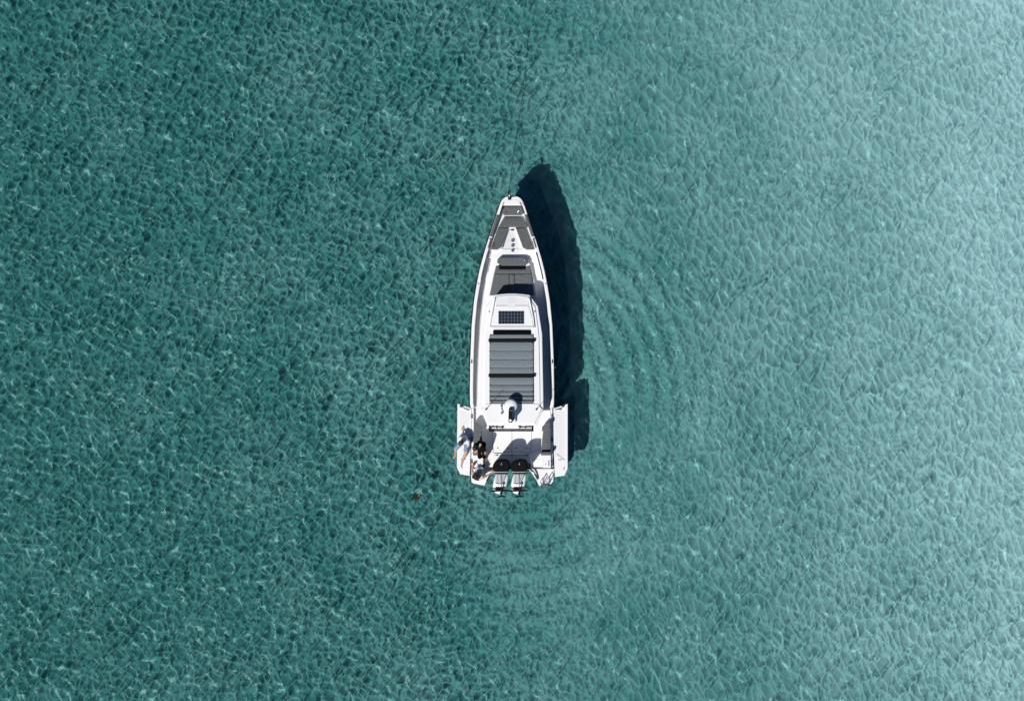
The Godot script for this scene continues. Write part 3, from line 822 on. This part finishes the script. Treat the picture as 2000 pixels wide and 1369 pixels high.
# surface nets over smoothly joined tapered capsules: bones = [[from, to, radius, radius], ...]
func flesh_to(st: SurfaceTool, bones: Array, cell: float, soft_by: float, lump: FastNoiseLite = null, lump_by := 0.0) -> void:
	var lo := Vector3.INF
	var hi := -Vector3.INF
	var pad := soft_by * 3.0 + cell * 2.0 + lump_by
	for b in bones:
		var r: float = maxf(b[2], b[3]) + pad
		lo = lo.min(b[0].min(b[1]) - Vector3.ONE * r)
		hi = hi.max(b[0].max(b[1]) + Vector3.ONE * r)
	var n := Vector3i(((hi - lo) / cell).ceil()) + Vector3i.ONE * 2
	var sx := 1
	var sy := n.x
	var sz := n.x * n.y
	var acc := PackedFloat32Array()
	acc.resize(n.x * n.y * n.z)
	for b in bones:
		var a: Vector3 = b[0]
		var ab: Vector3 = b[1] - a
		var len2 := maxf(ab.length_squared(), 1e-8)
		var r0: float = b[2]
		var r1: float = b[3]
		var r := maxf(r0, r1) + pad
		var f := Vector3i(((a.min(b[1]) - Vector3.ONE * r - lo) / cell).floor()).clamp(Vector3i.ZERO, n - Vector3i.ONE)
		var t := Vector3i(((a.max(b[1]) + Vector3.ONE * r - lo) / cell).ceil()).clamp(Vector3i.ZERO, n - Vector3i.ONE)
		for k in range(f.z, t.z + 1):
			for j in range(f.y, t.y + 1):
				for i in range(f.x, t.x + 1):
					var p := lo + Vector3(i, j, k) * cell
					var u := clampf((p - a).dot(ab) / len2, 0.0, 1.0)
					var d := p.distance_to(a + ab * u) - lerpf(r0, r1, u)
					if d < pad:
						acc[i + j * sy + k * sz] += exp(-d / soft_by)
	var val := acc
	for q in val.size():
		val[q] = -soft_by * log(val[q]) if val[q] > 0.0 else pad
	if lump:
		for k in n.z:
			for j in n.y:
				for i in n.x:
					var q := i + j * sy + k * sz
					if absf(val[q]) < 0.06:
						val[q] += lump_by * lump.get_noise_3d((lo.x + i * cell) * 100.0, (lo.y + j * cell) * 100.0, (lo.z + k * cell) * 100.0)
	var at := PackedVector3Array()
	var which := {}
	var off := [0, sx, sy, sx + sy, sz, sx + sz, sy + sz, sx + sy + sz]
	var cor := [Vector3(0, 0, 0), Vector3(1, 0, 0), Vector3(0, 1, 0), Vector3(1, 1, 0), Vector3(0, 0, 1), Vector3(1, 0, 1), Vector3(0, 1, 1), Vector3(1, 1, 1)]
	var edges := [[0, 1], [2, 3], [4, 5], [6, 7], [0, 2], [1, 3], [4, 6], [5, 7], [0, 4], [1, 5], [2, 6], [3, 7]]
	for k in n.z - 1:
		for j in n.y - 1:
			for i in n.x - 1:
				var q := i + j * sy + k * sz
				var v0 := val[q]
				if absf(v0) > cell * 2.5:
					continue
				var neg := 0
				for o in off:
					if val[q + o] < 0.0:
						neg += 1
				if neg == 0 or neg == 8:
					continue
				var sum := Vector3.ZERO
				var count := 0
				for e in edges:
					var va := val[q + off[e[0]]]
					var vb := val[q + off[e[1]]]
					if (va < 0.0) != (vb < 0.0):
						sum += cor[e[0]].lerp(cor[e[1]], va / (va - vb))
						count += 1
				which[q] = at.size()
				at.append(lo + (Vector3(i, j, k) + sum / count) * cell)
	for q in which:
		var v0 := val[q]
		for ax in 3:
			var step: int = [sx, sy, sz][ax]
			var v1 := val[q + step]
			if (v0 < 0.0) == (v1 < 0.0):
				continue
			var o1: int = [sy, sz, sx][ax]
			var o2: int = [sz, sx, sy][ax]
			if not (which.has(q - o1) and which.has(q - o2) and which.has(q - o1 - o2)):
				continue
			var a := at[which[q]]
			var b := at[which[q - o1]]
			var c := at[which[q - o1 - o2]]
			var d := at[which[q - o2]]
			if v0 < 0.0:
				quad(st, a, d, c, b)
			else:
				quad(st, a, b, c, d)

func flesh(called: String, parent: Node, m: Material, bones: Array, cell := 0.013, soft_by := 0.012, lump: FastNoiseLite = null, lump_by := 0.0) -> MeshInstance3D:
	var st := begin(true)
	flesh_to(st, bones, cell, soft_by, lump, lump_by)
	return put(done(st), called, m, parent)

# a relaxed hand: palm and five bent fingers; ahead = the way the fingers point, back = the way its back faces
func hand_bones(wrist: Vector3, ahead: Vector3, back: Vector3, curl: float, thumb_side: float) -> Array:
	ahead = ahead.normalized()
	var side := ahead.cross(back).normalized() * thumb_side
	back = (back - ahead * back.dot(ahead)).normalized()
	var out := []
	for k in 4:
		var o := side * (0.03 - 0.02 * k)
		out.append([wrist + o * 0.6 + ahead * 0.01, wrist + o + ahead * 0.085, 0.015, 0.012])
		var l: float = [0.07, 0.078, 0.072, 0.056][k]
		var d1 := (ahead - back * curl * 0.5).normalized()
		var d2 := (ahead - back * curl * 1.3).normalized()
		var a := wrist + o + ahead * 0.088
		var b := a + d1 * l * 0.5
		out.append([a, b, 0.0095, 0.009])
		out.append([b, b + d2 * l * 0.5, 0.009, 0.0075])
	var t0 := wrist + side * 0.03 + ahead * 0.025
	var t1 := t0 + (side * 0.8 + ahead * 0.7 - back * 0.2).normalized() * 0.04
	out.append([wrist + side * 0.012 + ahead * 0.015, t0, 0.014, 0.013])
	out.append([t0, t1, 0.012, 0.0105])
	out.append([t1, t1 + (side * 0.3 + ahead - back * 0.3).normalized() * 0.03, 0.0105, 0.008])
	return out

func make_person(label: String, j: Dictionary, looks: Dictionary) -> void:
	var p := node("person", self)
	tag(p, label, "person", "people on the stern of the boat")
	var pel: Vector3 = j.pelvis
	var che: Vector3 = j.chest
	var nek: Vector3 = j.neck
	var hed: Vector3 = j.head
	var face: Vector3 = (j.face as Vector3).normalized()
	var across: Vector3 = ((j.shr as Vector3) - (j.shl as Vector3)).normalized()
	var hips: Vector3 = ((j.hipr as Vector3) - (j.hipl as Vector3)).normalized()
	var torso := []
	torso.append([pel - hips * 0.075, pel + hips * 0.075, 0.115, 0.115])
	torso.append([pel, pel.lerp(che, 0.55), 0.115, 0.115])
	torso.append([pel.lerp(che, 0.5) - across * 0.05, che - across * 0.085, 0.09, 0.1])
	torso.append([pel.lerp(che, 0.5) + across * 0.05, che + across * 0.085, 0.09, 0.1])
	torso.append([che - across * 0.06, j.shl, 0.1, 0.062])
	torso.append([che + across * 0.06, j.shr, 0.1, 0.062])
	torso.append([che, nek, 0.085, 0.055])
	var upper := [[j.shl, (j.shl as Vector3).lerp(j.ell, 0.62), 0.054, 0.05], [j.shr, (j.shr as Vector3).lerp(j.elr, 0.62), 0.054, 0.05]]
	var arms := []
	var legs := []
	var thighs := []
	for s in ["l", "r"]:
		arms.append([j["sh" + s], j["el" + s], 0.05, 0.04])
		arms.append([j["el" + s], j["ha" + s], 0.041, 0.027])
		thighs.append([j["hip" + s], (j["hip" + s] as Vector3).lerp(j["kn" + s], looks.get("hem", 0.95)), 0.09, 0.068])
		legs.append([j["hip" + s], j["kn" + s], 0.088, 0.056])
		legs.append([j["kn" + s], (j["kn" + s] as Vector3).lerp(j["an" + s], 0.35), 0.055, 0.055])
		legs.append([(j["kn" + s] as Vector3).lerp(j["an" + s], 0.35), j["an" + s], 0.055, 0.034])
		legs.append([j["an" + s], j["toe" + s], 0.036, 0.026])
	var upv := (hed - nek).normalized()
	var ear := face.cross(upv).normalized()
	var st := begin(true)
	flesh_to(st, torso + arms + legs + [[nek - upv * 0.02, hed - upv * 0.03, 0.055, 0.055]], 0.014, 0.012)
	# head with nose, ears, jaw and brow
	flesh_to(st, [[hed + upv * 0.035, hed - upv * 0.015 + face * 0.012, 0.088, 0.078], [hed - upv * 0.03 + face * 0.03, hed - upv * 0.085 + face * 0.05, 0.056, 0.034],
		[hed + face * 0.085 + upv * 0.01, hed + face * 0.108 - upv * 0.022, 0.008, 0.013], [hed + ear * 0.082 - upv * 0.02, hed + ear * 0.086 + upv * 0.018, 0.011, 0.014],
		[hed - ear * 0.082 - upv * 0.02, hed - ear * 0.086 + upv * 0.018, 0.011, 0.014], [hed - ear * 0.035 + face * 0.078 + upv * 0.03, hed + ear * 0.035 + face * 0.078 + upv * 0.03, 0.014, 0.014],
		[hed - ear * 0.018 + face * 0.08 - upv * 0.055, hed + ear * 0.018 + face * 0.08 - upv * 0.055, 0.009, 0.009]], 0.0055, 0.006)
	for s in ["l", "r"]:
		var d: Vector3 = j.get("point" + s, (j["ha" + s] as Vector3) - (j["el" + s] as Vector3))
		flesh_to(st, hand_bones(j["ha" + s], d, j.get("back" + s, Vector3.UP), j.get("curl" + s, 0.35), 1.0 if s == "l" else -1.0), 0.0045, 0.004)
	var body := put(done(st), "body", looks.skin, p)
	for e in [-1.0, 1.0]:
		var eye: Vector3 = hed + face * 0.086 + ear * e * 0.032 + upv * 0.008
		tube("eye", body, M.hair_black, [eye, eye + face * 0.006], 0.009, 0.005, 8)
	var grow := func(a: Array, by: float) -> Array:
		var out := []
		for b in a:
			out.append([b[0], b[1], b[2] + by, b[3] + by])
		return out
	flesh("shirt", p, looks.shirt, grow.call(torso.slice(1, 6) + upper, 0.017), 0.014, 0.014, soft(17, 0.09), 0.012)
	flesh(looks.get("lower_name", "shorts"), p, looks.lower, grow.call([torso[0]] + thighs, 0.018) + looks.get("more", []), 0.014, 0.014, soft(19, 0.08), 0.01)
	var hb := [[hed + upv * 0.045 - face * 0.015, hed + upv * 0.0 - face * 0.035, 0.093, 0.088], [hed + upv * 0.075, hed + upv * 0.07 + face * 0.035, 0.06, 0.05]]
	for s in looks.get("locks", []):
		hb.append([hed + ear * s[0] + upv * s[1] + face * s[2], hed + ear * s[3] + upv * s[4] + face * s[5], s[6], s[7]])
	flesh("hair", p, looks.hair, hb, 0.009, 0.012, soft(27, looks.get("curl_size", 0.25)), looks.get("curl_by", 0.01))
	for s in looks.get("shoes", []):
		var a: Vector3 = j["an" + s]
		var t: Vector3 = j["toe" + s]
		flesh("shoe", p, M.shoe, [[a.lerp(t, 0.0) - Vector3(0, 0.02, 0), t, 0.046, 0.036]], 0.012, 0.008)

func make_people() -> void:
	# sitting on the fold-down platform, one leg over its edge, leaning on a hand
	make_person("person in white shirt and denim shorts sitting on the fold-down side platform", {
		"pelvis": P(908.5, 856, 0.74), "chest": P(906, 859.5, 1.08), "neck": P(903.6, 862, 1.24), "head": P(900.6, 865.2, 1.36), "face": Vector3(-0.55, -0.45, 0.8),
		"shl": P(913.4, 862.6, 1.14), "shr": P(899.6, 855.4, 1.14), "ell": P(914.6, 870.6, 0.94), "hal": P(909.6, 877, 0.86), "elr": P(904.6, 847, 0.86), "har": P(904.6, 840.4, 0.65),
		"pointr": Vector3(-0.05, -0.12, -1.0), "backr": Vector3.UP, "curlr": 0.1, "curll": 0.6,
		"hipl": P(911, 860, 0.72), "hipr": P(904, 860.6, 0.72), "knl": P(910.6, 883, 0.92), "anl": P(902, 902, 0.66), "toel": P(900.6, 910.6, 0.635),
		"knr": P(889.4, 877.4, 0.72), "anr": P(889.4, 888.2, 0.3), "toer": P(885.6, 895.6, 0.24)},
		{"skin": M.skin, "shirt": M.shirt_white, "lower": M.denim, "hair": M.hair_brown, "hem": 0.93, "curl_by": 0.012, "curl_size": 0.2})
	# in black on the bench, head bowed over the hands
	make_person("person dressed in black sitting on the grey bench with head bowed", {
		"pelvis": P(939, 869, 0.98), "chest": P(936.6, 872.4, 1.32), "neck": P(933, 874, 1.46), "head": P(928.4, 875, 1.55), "face": Vector3(-0.55, -0.5, 0.7),
		"shl": P(943.6, 876, 1.37), "shr": P(929.6, 869.4, 1.37), "ell": P(947.4, 881.6, 1.16), "hal": P(947.6, 888.4, 1.04), "elr": P(938.6, 868.0, 1.5), "har": P(931.4, 879.6, 1.4),
		"pointr": Vector3(-0.7, -0.1, 0.7), "curlr": 0.6, "curll": 0.5,
		"hipl": P(943, 871, 0.96), "hipr": P(935.4, 872, 0.96), "knl": P(945.6, 892.4, 1.0), "anl": P(948.2, 895.4, 0.56), "toel": P(949.6, 902, 0.5),
		"knr": P(937, 892.6, 1.0), "anr": P(946.2, 889.4, 0.56), "toer": P(946.4, 897, 0.5)},
		{"skin": M.tan_skin, "shirt": M.cloth_black, "lower": M.cloth_black, "lower_name": "trousers", "hair": M.hair_black, "hem": 0.98, "curl_by": 0.012,
		"locks": [[0.07, 0.02, -0.02, 0.1, -0.08, -0.01, 0.045, 0.03], [-0.07, 0.02, -0.02, -0.1, -0.08, -0.01, 0.045, 0.03]]})
	# on the stern platform, one arm out to the engine
	make_person("person with dark curly hair and cream top sitting on the stern platform", {
		"pelvis": P(934.6, 930.6, 0.57), "chest": P(933.4, 931, 0.92), "neck": P(931.4, 930.4, 1.09), "head": P(929.4, 929.4, 1.22), "face": Vector3(-0.1, -0.3, -0.9),
		"shl": P(925, 929.2, 0.99), "shr": P(940.4, 932.2, 0.99), "ell": P(921.8, 918.6, 0.86), "hal": P(923, 909.6, 0.88), "elr": P(948.6, 930.2, 0.86), "har": P(959.6, 923.8, 0.86),
		"pointr": Vector3(0.9, -0.1, -0.4), "pointl": Vector3(0.45, 0.1, -0.9), "curlr": 0.3, "curll": 0.8,
		"hipl": P(931.4, 927.4, 0.56), "hipr": P(938, 927.6, 0.56), "knl": P(933.2, 915.4, 0.95), "anl": P(937.6, 917.6, 0.56), "toel": P(938.6, 911.4, 0.52),
		"knr": P(940.2, 915.6, 0.88), "anr": P(941.4, 914.6, 0.56), "toer": P(945.2, 906.6, 0.51)},
		{"skin": M.skin, "shirt": M.shirt_cream, "lower": M.trousers_pale, "lower_name": "trousers", "hair": M.hair_black, "hem": 0.98, "curl_by": 0.05, "curl_size": 0.14, "shoes": ["r", "l"],
		"more": [[P(933.2, 915.4, 0.95), P(937.4, 917.6, 0.6), 0.066, 0.05], [P(940.2, 915.6, 0.88), P(941.4, 914.8, 0.6), 0.066, 0.05]],
		"locks": [[0.09, 0.0, -0.03, 0.13, -0.05, -0.02, 0.06, 0.05], [-0.09, 0.0, -0.03, -0.12, -0.06, 0.0, 0.06, 0.05], [0.0, 0.0, -0.1, 0.03, -0.09, -0.12, 0.07, 0.06]]})
	var cup := node("cup", self)
	tag(cup, "small dark red cup held by the curly haired person", "cup")
	lathe("cup_wall", cup, M.red, 926.0, 906.4, [Vector2(0.001, 0.84), Vector2(0.03, 0.84), Vector2(0.042, 0.97), Vector2(0.036, 0.97), Vector2(0.027, 0.87), Vector2(0.001, 0.868)], 16)
	lathe("cup_drink", cup, M.hair_black, 926.0, 906.4, [Vector2(0.0345, 0.93), Vector2(0.02, 0.931), Vector2(0.001, 0.931)], 16)

func make_turtle() -> void:
	var t := node("turtle", self)
	tag(t, "small brown turtle with dark flippers swimming near the stern", "turtle")
	var h := -0.16
	var c := P(813.6, 969.4, h)
	var st := begin(true)
	var lump := soft(51, 3.0)
	for i in 12:
		for k in 28:
			var q := []
			for e in [[0, 0], [0, 1], [1, 1], [1, 0]]:
				var a: float = PI * (i + e[0]) / 12.0
				var b: float = TAU * (k + e[1]) / 28.0
				var d := Vector3(sin(a) * cos(b), cos(a) * (0.45 if a < PI * 0.5 else 0.2), sin(a) * sin(b))
				var s := 1.0 + 0.06 * lump.get_noise_2d(d.x * 2.0, d.z * 2.0)
				q.append(c + Basis(Vector3.UP, 0.5) * (d * Vector3(0.18, 0.17, 0.145) * s))
			quad(st, q[0], q[3], q[2], q[1])
	put(done(st), "shell", M.shell_brown, t)
	flesh("head", t, M.shell_brown, [[P(806.6, 973.0, h), P(803.6, 975.0, h + 0.01), 0.034, 0.026]], 0.008, 0.006)
	flesh("flipper", t, M.flipper, [[P(820, 966.8, h), P(824, 967.4, h), 0.018, 0.02], [P(824, 967.4, h), P(828.6, 969.8, h + 0.02), 0.024, 0.012], [P(824, 967.4, h), P(829.4, 966.4, h + 0.02), 0.016, 0.01]], 0.008, 0.005)
	flesh("flipper", t, M.flipper, [[P(814.6, 974, h), P(813, 979.6, h), 0.02, 0.03], [P(813, 979.6, h), P(810.8, 985, h + 0.02), 0.03, 0.016]], 0.008, 0.005)
	flesh("flipper", t, M.flipper, [[P(808.6, 965, h), P(806, 962.6, h), 0.016, 0.01]], 0.008, 0.005)
	flesh("flipper", t, M.flipper, [[P(817.4, 963.6, h), P(819.4, 961.4, h), 0.016, 0.01]], 0.008, 0.005)

func make_anchor_line() -> void:
	var pts := []
	for e in [[994.5, 371.4, 1.84], [995.2, 366, 0.7], [996.4, 356, -0.2], [1002, 312, -0.55], [1009.4, 262, -0.85], [1016, 219, -1.05], [1020.4, 190, -1.13]]:
		pts.append(P(e[0], e[1], e[2]))
	var fine := []
	for i in pts.size() - 1:
		for k in 5:
			var a: Vector3 = pts[maxi(i - 1, 0)]
			var d: Vector3 = pts[mini(i + 2, pts.size() - 1)]
			fine.append(pts[i].cubic_interpolate(pts[i + 1], a, d, k / 5.0))
	fine.append(pts[pts.size() - 1])
	var r := tube("anchor_rope", self, M.rope, fine, 0.012)
	tag(r, "thin dark anchor rope running from the bow down to the seabed", "rope")
	var ch := []
	for i in 15:
		var Y := lerpf(191.0, 74.0, i / 14.0)
		var X := lerpf(1020.4, 1031.6, i / 14.0) + 0.6 * sin(i * 1.3)
		ch.append(P(X, Y, -1.13 + 0.02 * sin(i * 2.1)))
	var c := tube("anchor_chain", self, M.rope, ch, 0.011)
	tag(c, "dark anchor chain lying on the sandy seabed beyond the bow", "chain")
	var an := node("anchor", self)
	tag(an, "small dark anchor at the far end of the chain on the seabed", "anchor")
	tube("shank", an, M.rope, [P(1031.6, 74, -1.12), P(1031.2, 58.6, -1.1)], 0.018, 0.014)
	for s in [-1.0, 1.0]:
		slab("fluke", an, M.rope, [Vector2(1031.4, 59), Vector2(1031.4 + s * 2.6, 63.5), Vector2(1031.4 + s * 1.2, 66)], -1.08, -1.14, 0.004)

# ------------------------------------------------------------------ the scene

func _ready() -> void:
	var cam := Camera3D.new()
	cam.name = "camera"
	cam.position = Vector3(0, CAM_H, 0)
	cam.rotation_degrees = Vector3(-90, 0, 0)
	cam.fov = rad_to_deg(2.0 * atan(13.69 / (CAM_H - REF_H)))
	cam.near = 0.5
	cam.far = 2000.0
	add_child(cam)
	var we := WorldEnvironment.new()
	we.name = "environment"
	var env := Environment.new()
	env.background_mode = Environment.BG_SKY
	var sky := ProceduralSkyMaterial.new()
	sky.sky_top_color = lin(0.08, 0.165, 0.37)
	sky.sky_horizon_color = lin(0.33, 0.45, 0.64)
	sky.sky_curve = 0.15
	sky.ground_bottom_color = lin(0.03, 0.1, 0.11)
	sky.ground_horizon_color = lin(0.2, 0.3, 0.36)
	env.sky = Sky.new()
	env.sky.sky_material = sky
	env.background_energy_multiplier = 0.43
	env.tonemap_mode = Environment.TONE_MAPPER_LINEAR
	env.tonemap_exposure = 1.0
	env.volumetric_fog_enabled = true
	env.volumetric_fog_density = 0.0
	env.sdfgi_enabled = true
	env.ssao_enabled = true
	env.ssil_enabled = true
	we.environment = env
	add_child(we)
	var sun := DirectionalLight3D.new()
	sun.name = "sun"
	add_child(sun)
	var z := deg_to_rad(SUN_ZENITH)
	sun.look_at_from_position(Vector3.ZERO, Vector3(0.655 * sin(z), -cos(z), -0.755 * sin(z)), Vector3.UP)
	sun.light_energy = 1.38
	sun.light_color = Color(1.0, 0.985, 0.96)
	sun.light_angular_distance = 0.8
	sun.shadow_enabled = true
	make_materials()
	make_sea()
	make_boat()
	make_people()
	make_turtle()
	make_anchor_line()
